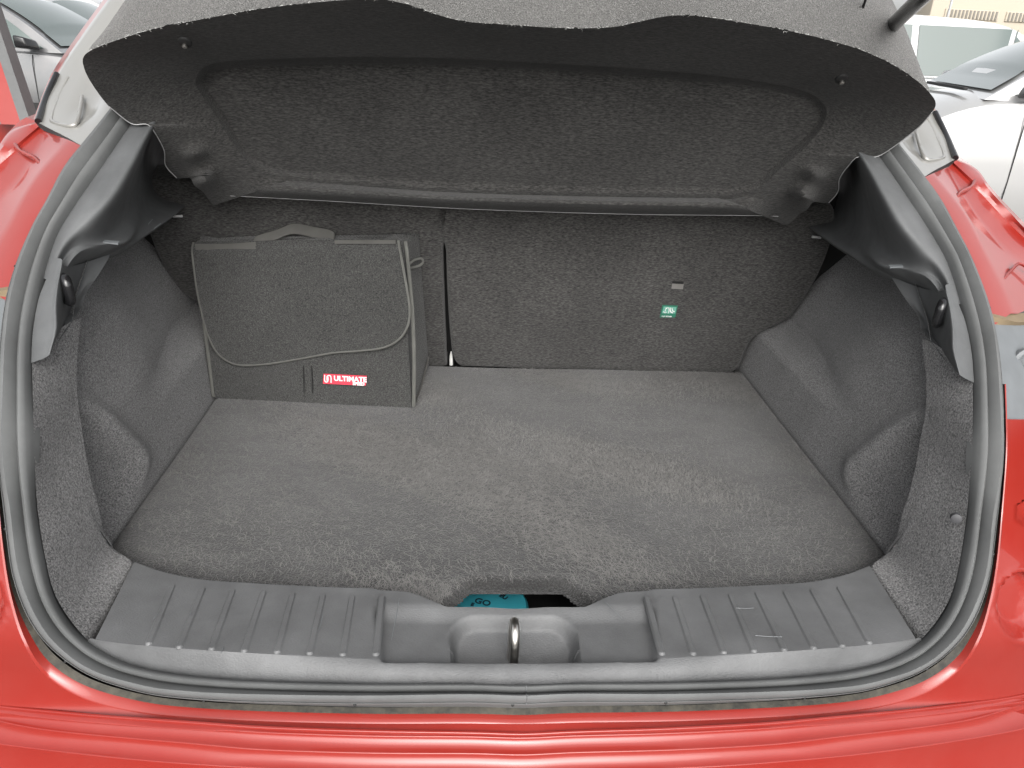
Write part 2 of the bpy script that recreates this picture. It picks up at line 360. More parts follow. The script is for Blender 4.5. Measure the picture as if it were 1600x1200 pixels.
# ---- silver rear pillar with pressed panel, black quarter-glass strip
Q0 = [(1200, -60), (1270, 45), (1330, 140), (1362, 178), (1398, 232), (1436, 281)]
Q1 = [(1310, -60), (1352, 5), (1395, 70), (1430, 125), (1463, 180), (1494, 248)]
q0, q1 = cr(c3(Q0, .006), 60), cr(c3(Q1, .0), 60)
rows = []
for fr, dy in ((0, 0), (.10, 0), (.2, .003), (.3, .016), (.36, .020), (.5, .018), (.56, .013), (.62, .006), (.7, .003), (.85, 0), (.94, -.003), (1, .0), (1.02, .02)):
    r = q0*(1-fr)+q1*fr; u = np.linspace(0, 1, 60); r = r+np.outer(dy*(1-sst(.86, .95, u)*.9), [0, 1, 0]); rows.append(r)
both('rear_pillar', rows, 'silver_paint', CAR, angle=60)
# pressed oblong on the pillar
for mir in (1, -1):
    K = [onop(q, .004)*[mir, 1, 1] for q in [(1431, 205), (1441, 240), (1450, 250), (1470, 248), (1474, 240), (1458, 205), (1446, 180)]]
    tube('pressed_bead', K, .0028, 'silver_paint', CAR, n=6, dense=40)
    K = [onop(q, -.006)*[mir, 1, 1] for q in [(1461, 176), (1478, 212), (1493, 247)]]
    tube('quarter_glass_strip', K, .0046, 'gloss_black', CAR, n=8, dense=12)
    rr = np.array([onop(q, .0) for q in Q1])*[mir, 1, 1]
    loft('roof_side', [rr, rr+[mir*.02, .03, 0], rr+[mir*.05, .4, .02], rr+[mir*.04, 1.6, .05]], 'red_paint', CAR, n=40, flip=mir < 0)

# ---- boot floor with finger cut-out
NX, NY = 300, 210; xs = np.linspace(-.516, .516, NX); ys = np.linspace(.655, 1.40, NY)
Xg, Yg = np.meshgrid(xs, ys)
edge = np.minimum(.516-np.abs(Xg), 1.40-Yg)
Zg = ZF-.006*(1-sst(0, .010, edge))+.0012*np.sin(Xg*17+1)*np.sin(Yg*13)
c0, c1_ = onz((704, 948), ZF), onz((915, 948), ZF); ct = onz((800, 917), ZF)
cxm = (c0[0]+c1_[0])/2; hw = (c1_[0]-c0[0])/2; yt = ct[1]
def notch(x, y):                                        # <0 inside the cut-out
    return np.maximum(np.abs(x-cxm)-(hw-.75*np.clip(y-(yt-.03), 0, 1)), y-yt)
nd = notch(Xg, Yg)+.0016*np.sin(Xg*900)*np.cos(Yg*700)
Zg = Zg-.009*(1-sst(.0, .018, nd))+.0012*np.exp(-((nd-.021)/.004)**2)
V = np.stack([Xg, Yg, Zg], -1).reshape(-1, 3); ndf = nd.reshape(-1)
Fc = [f for f in gridf(NY, NX) if max(ndf[list(f)]) > 0]
floor = mesh('boot_floor', V, Fc, 'floor_carpet', CAR, angle=80); floor['label'] = 'grey carpeted boot floor with a finger cut-out'
# loose nap: brushed fibres
def flow(x, y): return 1.0+1.1*np.sin(3.1*x+1.7*y)+.9*np.sin(5.3*y-2.2*x+1)+.5*np.sin(11*x+7*y)
def fibres(name, fn, n, lmin, lmax, wd, parent, mat, lift=.0025):
    V = np.empty((n*6, 3)); L = rng.uniform(lmin, lmax, n); P, U, W, Nn = fn(n)
    cv = rng.normal(0, .45, n)
    for k in range(3):
        s = (k-1)/2*L; bend = cv*L*(s/L*2)**2*.35; h = lift*(rng.uniform(.2, 1, n))*(1-(abs(k-1))*.8)
        ctr = P+U*s[:, None]+W*bend[:, None]+Nn*(h+.0004)[:, None]; off = W*(wd*(1 if k == 1 else .6))
        V[k*2::6] = ctr-off; V[k*2+1::6] = ctr+off
    b = (np.arange(n)*6)[:, None]; Fc = np.vstack([b+[0, 1, 3, 2], b+[2, 3, 5, 4]])
    me = bpy.data.meshes.new(name); me.from_pydata(V.tolist(), [], Fc.tolist()); o = link(name, me, mat, parent); o['kind'] = 'stuff'; return o
def on_floor(n):
    x = rng.uniform(-.505, .505, n*3); y = rng.uniform(.68, 1.39, n*3); pr_ = .10+.90*sst(-.3, .9, np.sin(4*x+9*y+1.5*np.sin(5*y))*np.cos(6*y-3*x)+.4*np.sin(17*x+23*y)); k = np.where((notch(x, y) > .012) & (rng.uniform(0, 1, n*3) < pr_))[0]; k = np.resize(k, n); x, y = x[k], y[k]
    dens = flow(x*.7, y*1.3); an = dens+rng.normal(0, .7, n)
    U = np.stack([np.cos(an), np.sin(an), 0*an], 1); Wd = np.stack([-np.sin(an), np.cos(an), 0*an], 1)
    return np.stack([x, y, np.full(n, ZF)], 1), U, Wd, np.tile([0, 0, 1.], (n, 1))
fibres('carpet_nap', on_floor, 64000, .006, .016, .00026, floor, 'fibre')
# under-floor tray
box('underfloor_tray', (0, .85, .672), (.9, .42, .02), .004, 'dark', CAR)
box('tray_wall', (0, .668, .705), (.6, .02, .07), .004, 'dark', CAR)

# ---- side carpets (front-to-rear wall with wheel arch, pocket), right side then mirrored
CRS = [(1450, 500), (1457, 545), (1462, 600), (1461, 650), (1452, 700), (1445, 740), (1432, 790), (1412, 832), (1388, 862)]
crz = [1.06, .55, .545, .545, .543, .54, .532, .524, .517]
cre = [onx(p, x) for p, x in zip(CRS, [.545, .537, .530, .525, .520, .514, .506, .497, .488])]
cz = np.array([p[2] for p in cre]); cy = np.array([p[1] for p in cre]); od = np.argsort(cz); cz, cy, cxx = cz[od], cy[od], np.array([p[0] for p in cre])[od]
NZ_, NYW = 110, 150
zz = np.linspace(.735, 1.13, NZ_); rows = []
crest = [(.835, .945), (.875, .905), (.925, .862), (.945, .83), (.945, .76)]
for z in zz:
    y0 = np.interp(z, cz, cy)+max(0, z-cz[-1])*1.5; x0 = np.interp(z, cz, cxx)
    y = y0+(1.47-y0)*np.linspace(0, 1, NYW)**1.15
    arch = sst(.845, .885, z)*sst(.98, 1.30, y)*.055+.02*sst(.86, 1.10, z)*sst(.9, 1.2, y)
    xt = np.interp(z, [.76, .90, .98, 1.04, 1.1], [.519, .532, .546, .580, .59])
    x = x0+(xt-x0)*sst(0, .05, y-y0)+arch+.010*sst(.0, .25, y-y0)*sst(.9, 1.0, z)
    # pocket behind the crest line
    cyr = np.interp(z, [.74, .77, .79, .82, .86, .91, .945, .97, 1.0], [.90, .925, .938, .934, .907, .875, .843, .815, .76])
    x = x+.034*sst(.012, -.03, y-cyr)*0
    dpk = np.clip((cyr-y)/.08, 0, 1); x = x+.028*sst(0, 1, dpk)*sst(.0, .05, y-y0)*sst(1.0, .95, z)*sst(.755, .80, z)
    x = x-.011*np.exp(-((y-cyr-.004)/.020)**2)*sst(.985, .94, z)*sst(.765, .81, z)
    rows.append(np.stack([x, y, np.full(NYW, z)], 1))
side = both('side_carpet', rows, 'side_carpet', CAR, angle=80)
# rear-facing carpet cheek between crease and seal
cheek_in = cr([onx((1455, 534), .539)]+cre[2:]+[onz((1362, 884), .787), onz((1362, 884), .787)+np.array([0, -.004, -.012])], 90)
cheek_out = cr([onin((1516, 572), .045)]+[onin(p, .035) for p in [ (1520, 600), (1519, 700), (1511, 800), (1499, 880), (1486, 930), (1465, 968), (1440, 998)]]+[onz((1424, 1004), .772)], 90)
rows = []
for q in np.linspace(0, 1, 22):
    r = cheek_in*(1-q)+cheek_out*q; r[:, 1] += .006*math.sin(math.pi*q)-.010*math.exp(-(q/.1)**2)*0
    dent = .006*np.exp(-((r[:, 2]-.905)/.012)**2)*math.exp(-((q-.62)/.15)**2); r[:, 1] += dent; rows.append(r)
kf = sst(.80, .86, cheek_in[:, 2]); rows = [cheek_in+np.outer(kf, [0, .02, -.004])+np.outer(1-kf, [0, .002, -.03])]+rows
cheeks = both('cheek_carpet', rows, 'side_carpet', CAR, angle=75)
P = onop((1494, 810), .026); lathe('clip', [(.006, -.004), (.006, .002), (.004, .003), (0, .003)], 'dark_clip', cheeks[0], P, (-.4, -.9, .1), 16)

# ---- sill trim
def symz(pts, z): return sym([onz(p, z) for p in pts])
ii = [(1359, 884), (1322, 898), (1270, 909), (1200, 914), (1095, 919), (985, 922), (955, 928), (920, 943), (903, 945), (860, 945)]
f1 = [(1431, 998), (1400, 1003), (1375, 1006), (1270, 1015), (1130, 1024), (1007, 1030), (960, 1032), (900, 1034), (850, 1034)]
inn = cr(symz(ii, .788), 360); fro = cr(symz(f1, .795), 360)
sealb = cr(sym([onin(p, .034) for p in [(1440, 1001), (1410, 1021), (1367, 1038), (1300, 1050), (1200, 1059), (1050, 1065), (900, 1067)]]), 360)
U = np.linspace(-1, 1, 360)
xa = inn[:, 0]
def sillrow(q): return inn*(1-q)+fro*q
def reparam(c, x):                                       # rows share x fraction
    f = np.linspace(0, 1, 360); return c
rows = [inn+[0, .004, -.06], inn+[0, .003, -.004], inn]
qs = np.r_[np.linspace(.02, .9, 56), np.linspace(.91, 1, 8)]
for q in qs: rows.append(sillrow(q))
for s in np.linspace(.05, 1, 14):
    r = fro*(1-s)+sealb*s; r[:, 2] += .003*math.sin(math.pi*s); rows.append(r)
rows.append(sealb+[0, 0, -.03])
pa, pb = onz((611, 1002), .795), onz((626, 927), .795); pc, pd = onz((1000, 1030), .795), onz((974, 930), .795)
xl = max(-pa[0], pc[0])
bw0 = .079
for k in range(1, len(rows)-1):
    r = rows[k]
    x, y = r[:, 0], r[:, 1]
    yb = .655; yf = np.interp(np.abs(x), [0, .2], [.5695, .5725])
    xe = np.interp(y, [.56, .67], [.137, .160])
    mk = (1-sst(-.004, .006, np.abs(x)-xe))*sst(yf-.002, yf+.006, y)
    r[:, 2] -= .011*mk*(1-.75*sst(.640, .668, y))
    bx, by = np.abs(x+.004)-np.interp(y, [.575, .655], [.066, .074])+.034, np.abs(y-.6135)-.0385+.034
    sdb = np.hypot(np.maximum(bx, 0), np.maximum(by, 0))-.034+np.minimum(np.maximum(bx, by), 0)
    sdb = np.where(y < .6, np.maximum(np.abs(x+.004)-np.interp(y, [.575, .655], [.066, .074]), .5752-y), sdb)
    bowl = (1-sst(-.009, .002, sdb))*sst(.5745, .579, y)
    sl = np.interp(y, [.574, .652], [.046, .009])
    r[:, 2] -= bowl*sl
sill = loft('sill_trim', rows, 'sill_plastic', CAR, angle=45, flip=True); sill['label'] = 'scuffed grey plastic sill trim with ribbed pads and latch recess'
ribs = [((1011, 934), (1034, 1018)), ((1055, 934), (1083, 1018)), ((1098, 932), (1131, 1016)), ((1142, 930), (1178, 1014)), ((1184, 928), (1225, 1012)), ((1228, 926), (1271, 1009)), ((1270, 923), (1316, 1006)), ((1312, 919), (1358, 1001))]
for A, B in ribs:
    a_, b_ = onz(A, .7903), onz(B, .7966); d = nz(b_-a_); s = np.array([-d[1], d[0], 0]); V = []
    W2, H = .0042, .0022
    out = []
    for th in np.linspace(-math.pi/2, math.pi/2, 7): out.append(b_+(d*math.cos(th)+s*math.sin(th))*W2)
    for th in np.linspace(math.pi/2, 3*math.pi/2, 7): out.append(a_+(d*math.cos(th)+s*math.sin(th))*W2)
    o0 = np.array(out); c = (a_+b_)/2; ins = np.array([p-nz(np.array([*(p-(a_ if (p-a_)@d < 0 else b_ if (p-b_)@d > 0 else a_+d*((p-a_)@d)))[:2], 1e-9]))*.0018 for p in o0])
    rws = [o0+[0, 0, -.0035], o0+[0, 0, -.0018], ins+[0, 0, .0004]]
    for mir in (False, True): loft('rib', rws, 'sill_plastic', sill, closed=True, cap=True, angle=30, mirror=mir)
# latch slot plate + striker
box('latch_plate', (-.004, .5835, .7405), (.118, .010, .008), .001, 'trim_plastic', sill)
box('latch_slot', (-.006, .5835, .7450), (.022, .008, .001), 0, 'dark', sill)
tube('striker', [(-.006, .586, .735), (-.006, .586, .795), (-.006, .588, .807), (-.006, .594, .815), (-.006, .606, .815), (-.006, .612, .807), (-.006, .615, .795), (-.006, .615, .735)], .0050, 'chrome', sill, n=12, dense=40)
# pale scuffs on the sill: shallow scratches
for A, B in (((612, 1000), (624, 935)), ((1150, 950), (1178, 950)), ((1180, 993), (1222, 995)), ((946, 940), (972, 966)), ((240, 967), (246, 958)), ((296, 963), (299, 955)), ((345, 1020), (349, 1012)), ((498, 985), (505, 960))):
    zc = .7962 if A[0] > 980 or A[0] < 615 else .788
    tube('scratch', [onz(A, zc), onz(((A[0]+B[0])/2, (A[1]+B[1])/2+.6), zc), onz(B, zc)], .00035, 'grey_panel', sill, n=4, dense=8)

# ---- seat backs on a leaning plane
SN = nz((0, -.33, -.11)); SP = np.array([0, 1.405, .76]); SU = np.array([1., 0, 0]); SV = nz((0, -.11, .33))
SN = np.cross(SU, SV)
def seat(name, poly, label):
    O = cr([onpl(p, SP, SN) for p in poly], 260, True); ctr = O.mean(0)
    t_ = np.roll(O, -1, 0)-np.roll(O, 1, 0); t_ /= np.linalg.norm(t_, axis=1)[:, None]; inw = np.cross(np.tile(SN, (len(O), 1)), t_)
    if ((ctr-O)*inw).sum() < 0: inw = -inw
    rws = [O-SN*.05]
    for k in range(7):
        an = k/6*math.pi/2; rws.append(O+inw*(.008*(1-math.cos(an)))+SN*(.010*math.sin(an)-.010))
    ob = loft(name, rws, 'seat_carpet', CAR, closed=True, cap=True, angle=60, flip=False)
    ob['label'] = label; return ob
sr = seat('seat_back', [(698, 300), (960, 306), (1180, 314), (1290, 320), (1306, 345), (1300, 378), (1290, 408), (1272, 446), (1248, 482), (1228, 502), (1182, 526), (1165, 552), (1150, 580), (1100, 588), (900, 580), (740, 575), (718, 573), (708, 560), (704, 535), (700, 480), (697, 400)], 'wide grey carpeted seat back')
sl_ = seat('seat_back', [(690, 300), (500, 292), (300, 280), (215, 284), (212, 310), (225, 345), (245, 400), (275, 450), (300, 470), (340, 490), (362, 520), (376, 558), (420, 574), (600, 575), (690, 575), (697, 560), (695, 500), (692, 400)], 'narrow grey carpeted seat back')
# black gap, buckle
V = [onpl(p, SP-SN*.035, SN) for p in [(150, 270), (1380, 300), (1330, 640), (200, 640)]]; mesh('seat_gap_panel', V, [(0, 1, 2, 3)], 'dark', CAR, smooth=False)
q = onpl((705, 556), SP-SN*.012, SN); tube('buckle_strap', [q+[0, 0, -.02], q, q+SV*.012], [.004, .0035, .001], 'cable_white', sl_, n=8)
# anchor slot and sticker on the wide seat
def spt(p, h=.0): return onpl(p, SP+SN*h, SN)
def rect_on(p4, h): return [spt(p, h) for p in p4]
mesh('anchor_slot', rect_on([(1051, 440), (1069, 441), (1067, 452), (1049, 451)], .0006), [(0, 1, 2, 3)], 'grey_panel', sr, smooth=False)
MATS['slot_grey'] = plastic('slot_grey', (.14, .135, .128), .8, 0)
sr.children[-1].data.materials[0] = M('slot_grey')
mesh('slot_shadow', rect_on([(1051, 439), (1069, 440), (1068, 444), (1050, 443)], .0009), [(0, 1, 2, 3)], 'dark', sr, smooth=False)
st = flat('anchor_sticker', rect_on([(1035, 477), (1059, 478), (1055, 496), (1031, 496)], .0016), .0010, SN, 'green_label', sr)
flat('sticker_field', rect_on([(1037, 479), (1057, 480), (1055, 490), (1034.5, 489.5)], .0022), .0004, SN, 'pale_green', sr)
pic = 'white_print'
def ln(pts, r=.0007): tube('pictogram', [spt(p, .0026) for p in pts], r, pic, sr, n=5)
ln([(1041, 481), (1039, 487)]); ln([(1036.5, 487), (1039, 489), (1041.5, 487.5)]); ln([(1041, 482), (1044, 480.5), (1045.5, 484), (1044, 489.5)]); ln([(1047, 481), (1047.5, 487), (1051, 489)], .0012); ln([(1050, 481.5), (1051, 486), (1054, 487)], .0009)
o_ = spt((1033.2, 495), .0024); text('sticker_lettering', 'TOP TETHER', .0036, o_, SU, SV, 'white_print', sr, .0001)

# ---- upper side trims (shelf carriers)
T0 = [(1340, 190), (1379, 248), (1415, 300), (1449, 350), (1479, 400), (1490, 430), (1496, 452), (1500, 475)]
TA = [(1325, 195), (1364, 252), (1398, 303), (1431, 353), (1462, 401), (1477, 430), (1485, 452), (1492, 477)]
T1 = [(1310, 200), (1345, 254), (1372, 304), (1400, 352), (1434, 396), (1455, 420), (1470, 442), (1483, 472)]
t2 = [((1290, 210), 1.30), ((1325, 258), 1.24), ((1342, 304), 1.16), ((1362, 350), 1.08), ((1390, 396), 1.0), ((1420, 418), .945), ((1450, 430), .915), ((1477, 470), .87)]
t3 = [((1268, 300), 1.13), ((1288, 316), 1.118), ((1322, 350), 1.112), ((1342, 376), 1.110), ((1372, 413), 1.108), ((1415, 424), 1.112), ((1449, 436), 1.113), ((1474, 466), 1.100)]
t4 = [((1232, 330), 1.10), ((1255, 347), 1.092), ((1290, 373), 1.090), ((1325, 396), 1.088), ((1375, 427), 1.088), ((1420, 441), 1.092), ((1450, 451), 1.097), ((1471, 472), 1.094)]
c_0 = [onin(p, .036) for p in T0]; c_a = [onin(p, .036) for p in TA]; c_1 = [onin(p, .058) for p in T1]
c_2 = [ony(p, y) for p, y in t2]; c_3 = [onz(p, z) for p, z in t3]; c_4 = [onz(p, z) for p, z in t4]
n_ = 90; R_ = [cr(c, n_) for c in (c_0, c_a, c_1, c_2, c_3, c_4)]
def across(rows, k=8):                                   # Catmull-Rom across control rows, same samples in every column
    Q = [2*rows[0]-rows[1]]+list(rows)+[2*rows[-1]-rows[-2]]; out = []
    for i in range(1, len(Q)-2):
        a, b, c, e = Q[i-1], Q[i], Q[i+1], Q[i+2]
        for t in np.linspace(0, 1, k, endpoint=False): out.append(.5*((2*b)+(c-a)*t+(2*a-5*b+4*c-e)*t*t+(3*b-a-3*c+e)*t**3))
    out.append(Q[-2]); return out
R2 = across(R_)
under = [R2[-1]+[.006, 0, -.006], R2[-1]+[.03, .0, -.012], R2[-1]+[.06, 0, -.006]]
trims = both('side_trim', [R2[0]+[.0, -.004, -.0]]+list(R2)+under, 'trim_plastic', CAR, angle=60)
# lower leaf with hook recess
LA = [(1489, 445), (1498, 475), (1509, 505), (1518, 550), (1522, 598)]
LB = [(1478, 445), (1487, 478), (1494, 512), (1498, 552), (1506, 590)]
LC = [(1474, 455), (1480, 485), (1484, 515), (1486, 548), (1496, 582)]
LD = [(1440, 450), (1446, 482), (1456, 512), (1466, 545), (1490, 577)]
LE = [(1392, 432), (1414, 466), (1433, 492), (1443, 517), (1456, 546), ][:4]+[(1484, 573)]
ra, rbb, rc, rd, re = [cr(c, 40) for c in ([onin(p, .032) for p in LA], [onin(p, .030) for p in LB], [onin(p, .038) for p in LC], [onx(p, .550) for p in LD], [onx(p, .538) for p in LE])]
R3 = across([ra, rbb, rc, rd, re])
leafs = both('trim_leaf', list(R3)+[R3[-1]+[.02, .02, 0]], 'trim_plastic', CAR, angle=60)
for lf, mir in zip(leafs, (1, -1)):
    b0 = onx((1468, 488), .532)
    hk = tube('hook', [(b0+d)*[mir, 1, 1] for d in ([.014, .010, .011], [.0, -.002, .014], [-.006, -.009, .011], [-.007, -.010, 0], [-.006, -.009, -.011], [.0, -.002, -.014], [.014, .010, -.011])], .0058, 'gloss_black', lf, n=12, dense=30)
# ledge highlight put in as a thin paler strip, plus hinge pins
for mir in (1, -1):
    a1, b1 = onz((1391, 417), 1.117), onz((1412, 416), 1.118); flat('ledge_highlight', [v*[mir, 1, 1] for v in (a1, b1, b1+[0, .006, .001], a1+[0, .006, .001])], .002, (0, 0, 1), 'grey_panel', trims[0 if mir > 0 else 1])
    a1 = onpl((1269, 370), SP+SN*.02, SN); tube('hinge_pin', [a1*[mir, 1, 1], (a1+[.016, 0, -.001])*[mir, 1, 1]], .0022, 'lamp_grey', trims[0 if mir > 0 else 1], n=8)
for q0_, q1_ in (((237, 347), (243, 340)), ((246, 354), (256, 346))):   # tiny moulded marks on the left carrier
    tube('moulded_mark', [onz(q0_, 1.112)-[0, .012, 0], onz(q1_, 1.112)-[0, .012, 0]], .0008, 'grey_panel', trims[1], n=4)

# ---- parcel shelf, lifted
HP = np.array([0, 1.22, 1.112]); HN = nz((0, .217, .25)); HD = np.array([0, -.25, .217])/np.linalg.norm([.25, .217]); HN = -HN   # HN faces down/forward? underside
def hs(p, h=0.): return onpl(p, HP+HN*h, HN)
OUTL = [(131, 88), (150, 75), (200, 57), (250, 43), (300, 33), (400, 15), (480, 5), (540, 0), (590, -1), (625, 4), (660, 15), (700, 28), (740, 35), (800, 39), (880, 44), (920, 44), (960, 42), (990, 36), (1030, 27), (1060, 24), (1090, 25), (1140, 32), (1200, 42), (1260, 54), (1320, 70), (1360, 84), (1400, 104), (1430, 124), (1450, 142), (1462, 160), (1456, 176), (1434, 200), (1394, 231), (1369, 245), (1341, 245), (1325, 260), (1312, 279), (1309, 300), (1295, 317), (1271, 316), (1262, 327), (1250, 334), (1241, 343), (1230, 352), (1221, 349), (1216, 338), (1187, 337), (1094, 336), (1000, 335), (850, 331), (700, 325), (512, 314), (419, 309), (355, 306), (346, 309), (341, 318), (333, 320), (326, 312), (317, 300), (304, 290), (296, 278), (276, 278), (259, 259), (256, 234), (239, 203), (228, 194), (205, 193), (171, 167), (143, 130), (131, 105)]
PAN = [(304, 128), (316, 106), (340, 97), (400, 92), (540, 88), (700, 90), (800, 95), (950, 103), (1100, 115), (1200, 128), (1262, 143), (1290, 165), (1290, 190), (1270, 220), (1240, 248), (1215, 270), (1190, 292), (1165, 302), (1120, 306), (900, 303), (700, 297), (540, 285), (440, 275), (400, 262), (375, 243), (355, 212), (335, 180), (312, 145)]
ctrp = np.array((790, 195.))
def polar(P, nang=480):                                  # resample a closed outline by angle bins matched between outlines
    P = np.array(P); return P
no = 720
OL = cr(np.array(OUTL, float), no, True)
# match pan ring by angle (vertical stretch evens the spacing)
def ang(P): return np.arctan2((P[:, 1]-ctrp[1])*3.6, P[:, 0]-ctrp[0])
PL = cr(np.array(PAN, float), 3000, True); apn = ang(PL); ao = ang(OL)
idx = np.unwrap(np.array([int(np.argmin(np.abs(np.angle(np.exp(1j*(apn-x)))))) for x in ao])/3000*2*math.pi)
idx = np.unwrap(idx); full = round((idx[-1]-idx[0])/(2*math.pi))*2*math.pi
ext = np.concatenate([idx[-40:]-full, idx, idx[:40]+full]); ker = np.hanning(31); ker /= ker.sum()
idx = (np.round(np.convolve(ext, ker, 'same')[40:-40]/(2*math.pi)*3000).astype(int)) % 3000
PR = PL[idx]
tpl = np.roll(PL, -3, 0)-np.roll(PL, 3, 0); npl = np.stack([-tpl[:, 1], tpl[:, 0]], 1); npl /= np.linalg.norm(npl, axis=1)[:, None]
if ((ctrp-PL)*npl).sum() < 0: npl = -npl
NPR = npl[idx]
def pinset(px): return PR+NPR*px
def pdep(P2): return .010+.028*sst(300, 95, P2[:, 1])      # pan is deeper toward the rear edge
def inset(P, px):                                        # shrink toward the centre in photo pixels
    d = ctrp-P; l = np.linalg.norm(d, axis=1)[:, None]; return P+d/l*px*np.array([1, .8])
OB = np.array([(380, 205, .0, 0), ])
def under_rel(p):                                        # relief of the felt underside (metres, + = bulges toward the viewer)
    h = 0.
    for (cx, cy, sx, sy, a_, rot) in ((305, 240, 13, 11, .020, 0), (318, 283, 13, 17, .034, .3), (1271, 272, 13, 11, .018, 0), (1256, 308, 13, 17, .030, -.3)):
        dx, dy = p[0]-cx, p[1]-cy; h += a_*math.exp(-(dx/sx)**2-(dy/sy)**2)
    return h
def bd(p): return .048*float(sst(310, 130, p[1]))
def ring(P2, h): return np.array([hs(p, h+under_rel(p)) for p in P2])
rws = []
rws.append(np.array([hs(p, -.006) for p in OL])); rws.append(ring(OL, -.0005)); 
for k in range(1, 10):
    q = k/10*.98; P = OL*(1-q)+PR*q
    front = sst(255, 320, P[:, 1])*(1-sst(.75, 1, np.full(len(P), q)))*sst(360, 440, P[:, 0])*(1-sst(1140, 1210, P[:, 0]))
    rws.append(np.array([hs(p, under_rel(p)+.026*math.sin(math.pi*min(1, q*1.1))*f_-bd(p)*q) for p, f_ in zip(P, front)]))
rws.append(np.array([hs(p, under_rel(p)-bd(p)) for p in PR])); 
for px, h in ((1., .03), (2.5, .16), (5, .42), (8, .72), (11, .92), (13, 1.0), (14, 1.0)):
    P = pinset(px*(1+.25*0)); lin = .006+.072*np.clip((300-P[:, 1])/205, 0, 1); b0_ = np.array([bd(p) for p in PR]); rws.append(np.array([hs(p, -b_*(1-h)-h*d_) for p, d_, b_ in zip(P, lin, b0_)]))
shelf = loft('parcel_shelf', rws, 'shelf_felt', CAR, closed=True, cap=True, angle=70)
shelf['label'] = 'dark felt parcel shelf tilted up on its hinges'
# top skin
TOPS = [np.array([hs(p, -.006) for p in OL]), np.array([hs(p, -.088) for p in inset(OL, 6)])]
loft('shelf_top', TOPS, 'lip_felt', shelf, closed=True, cap=True, flip=True)
# upright rear flange
fl = [p for p in OUTL if True][1:29]
fb = cr([hs(p, -.003) for p in [(140, 82)]+fl+[(1452, 145)]], 300)
u = np.linspace(0, 1, 300); L_ = np.minimum(u, 1-u)
hgt = .086*sst(0, .16, L_)**.8+.004
fz = [fb, fb+np.outer(hgt*.04, [0, .0, 1]), fb+np.outer(hgt*.5, [0, .10, 1]), fb+np.outer(hgt, [0, .28, 1]), fb+np.outer(hgt*1.02, [0, .36, 1]), fb+np.outer(hgt*.95, [0, .42, .95]), fb+[0, .02, .0]]
jit = rng.normal(0, .0006, 300); fz[0] = fz[0]+np.outer(jit, [0, 0, 1.])
loft('shelf_flange', fz, 'lip_felt', shelf, angle=60)
def whisk(n):
    k = rng.integers(0, 300, n); P = fb[k]+rng.normal(0, .0006, (n, 3)); an = rng.uniform(0, 6.28, n)
    U = np.stack([np.cos(an), 0*an, np.sin(an)*.6], 1); return P, U, np.tile([0, 0, 1.], (n, 1)), np.tile([0, -1., 0], (n, 1))
fibres('frayed_edge', whisk, 420, .0015, .0045, .0002, shelf, 'cable_white')
# thin pale cut edge of the board along both flanks and the front
cut = OL; frontmask = [(1369, 245), (1341, 245), (1325, 260), (1312, 279), (1309, 300), (1295, 317)]
tube('cut_edge', [hs(p, .0002) for p in [(1456, 176), (1434, 200), (1394, 231), (1369, 245), (1341, 245), (1325, 260), (1312, 279), (1309, 300), (1295, 317)]], .0006, 'lamp_grey', shelf, n=5, dense=60)
tube('cut_edge', [hs(p, .0002) for p in [(276, 278), (259, 259), (256, 234), (239, 203), (228, 194), (205, 193), (171, 167)]], .0006, 'lamp_grey', shelf, n=5, dense=60)
tube('cut_edge', [hs(p, .0002) for p in [(1216, 338), (1187, 337), (1094, 336), (1000, 335), (850, 331), (700, 325), (512, 314), (419, 309), (360, 306)]], .0005, 'lamp_grey', shelf, n=5, dense=80)
for q in ((289, 66), (1315, 123)):
    lathe('stud_hole', [(.0075, -.001), (.0075, .0012), (.006, .002), (0, .002)], 'dark', shelf, hs(q), HN, 16); lathe('stud', [(.0028, 0), (.0028, .004), (.0016, .005), (0, .005)], 'chrome', shelf, hs((q[0], q[1]+3)), HN, 12)

# ---- tailgate held open above, its gas strut and shelf cord
TG = []
for yy, zz_, hw_ in ((1.28, 1.56, .50), (1.08, 1.74, .56), (.86, 1.95, .60), (.64, 2.14, .60), (.50, 2.20, .56), (.40, 2.17, .50)):
    TG.append([(x*hw_, yy-.04*x*x+.0, zz_-.04*x*x) for x in np.linspace(-1, 1, 21)])
TG = np.array(TG); gate = loft('tailgate', list(TG)+[r+[0, .03, -.07] for r in TG[::-1]]+[TG[0]], 'red_paint', CAR, angle=50)
loft('tailgate_lining', [r*[.8, 1, 1]+[0, .02, -.085] for r in TG[:5]], 'trim_plastic', gate)
RF = []
for yy, zz_ in ((1.30, 1.53), (1.6, 1.57), (2.2, 1.60), (2.8, 1.56), (3.2, 1.48)): RF.append([(x*.56, yy, zz_-.05*x*x) for x in np.linspace(-1, 1, 15)])
loft('roof', RF, 'red_paint', CAR, angle=60)
s0 = ony((1382, 52), .99); s1 = ony((1446, -10), .80); tube('gas_strut', [s0+(s0-s1)*.25, s0, s1, s1+(s1-s0)*1.2], .0085, 'gloss_black', CAR, n=14)
k0 = hs((1343, 28), -.04); k1 = ony((1354, -5), k0[1]-.03); tube('shelf_cord', [k0, k1, k1+(k1-k0)*3], .0014, 'dark', CAR, n=6)
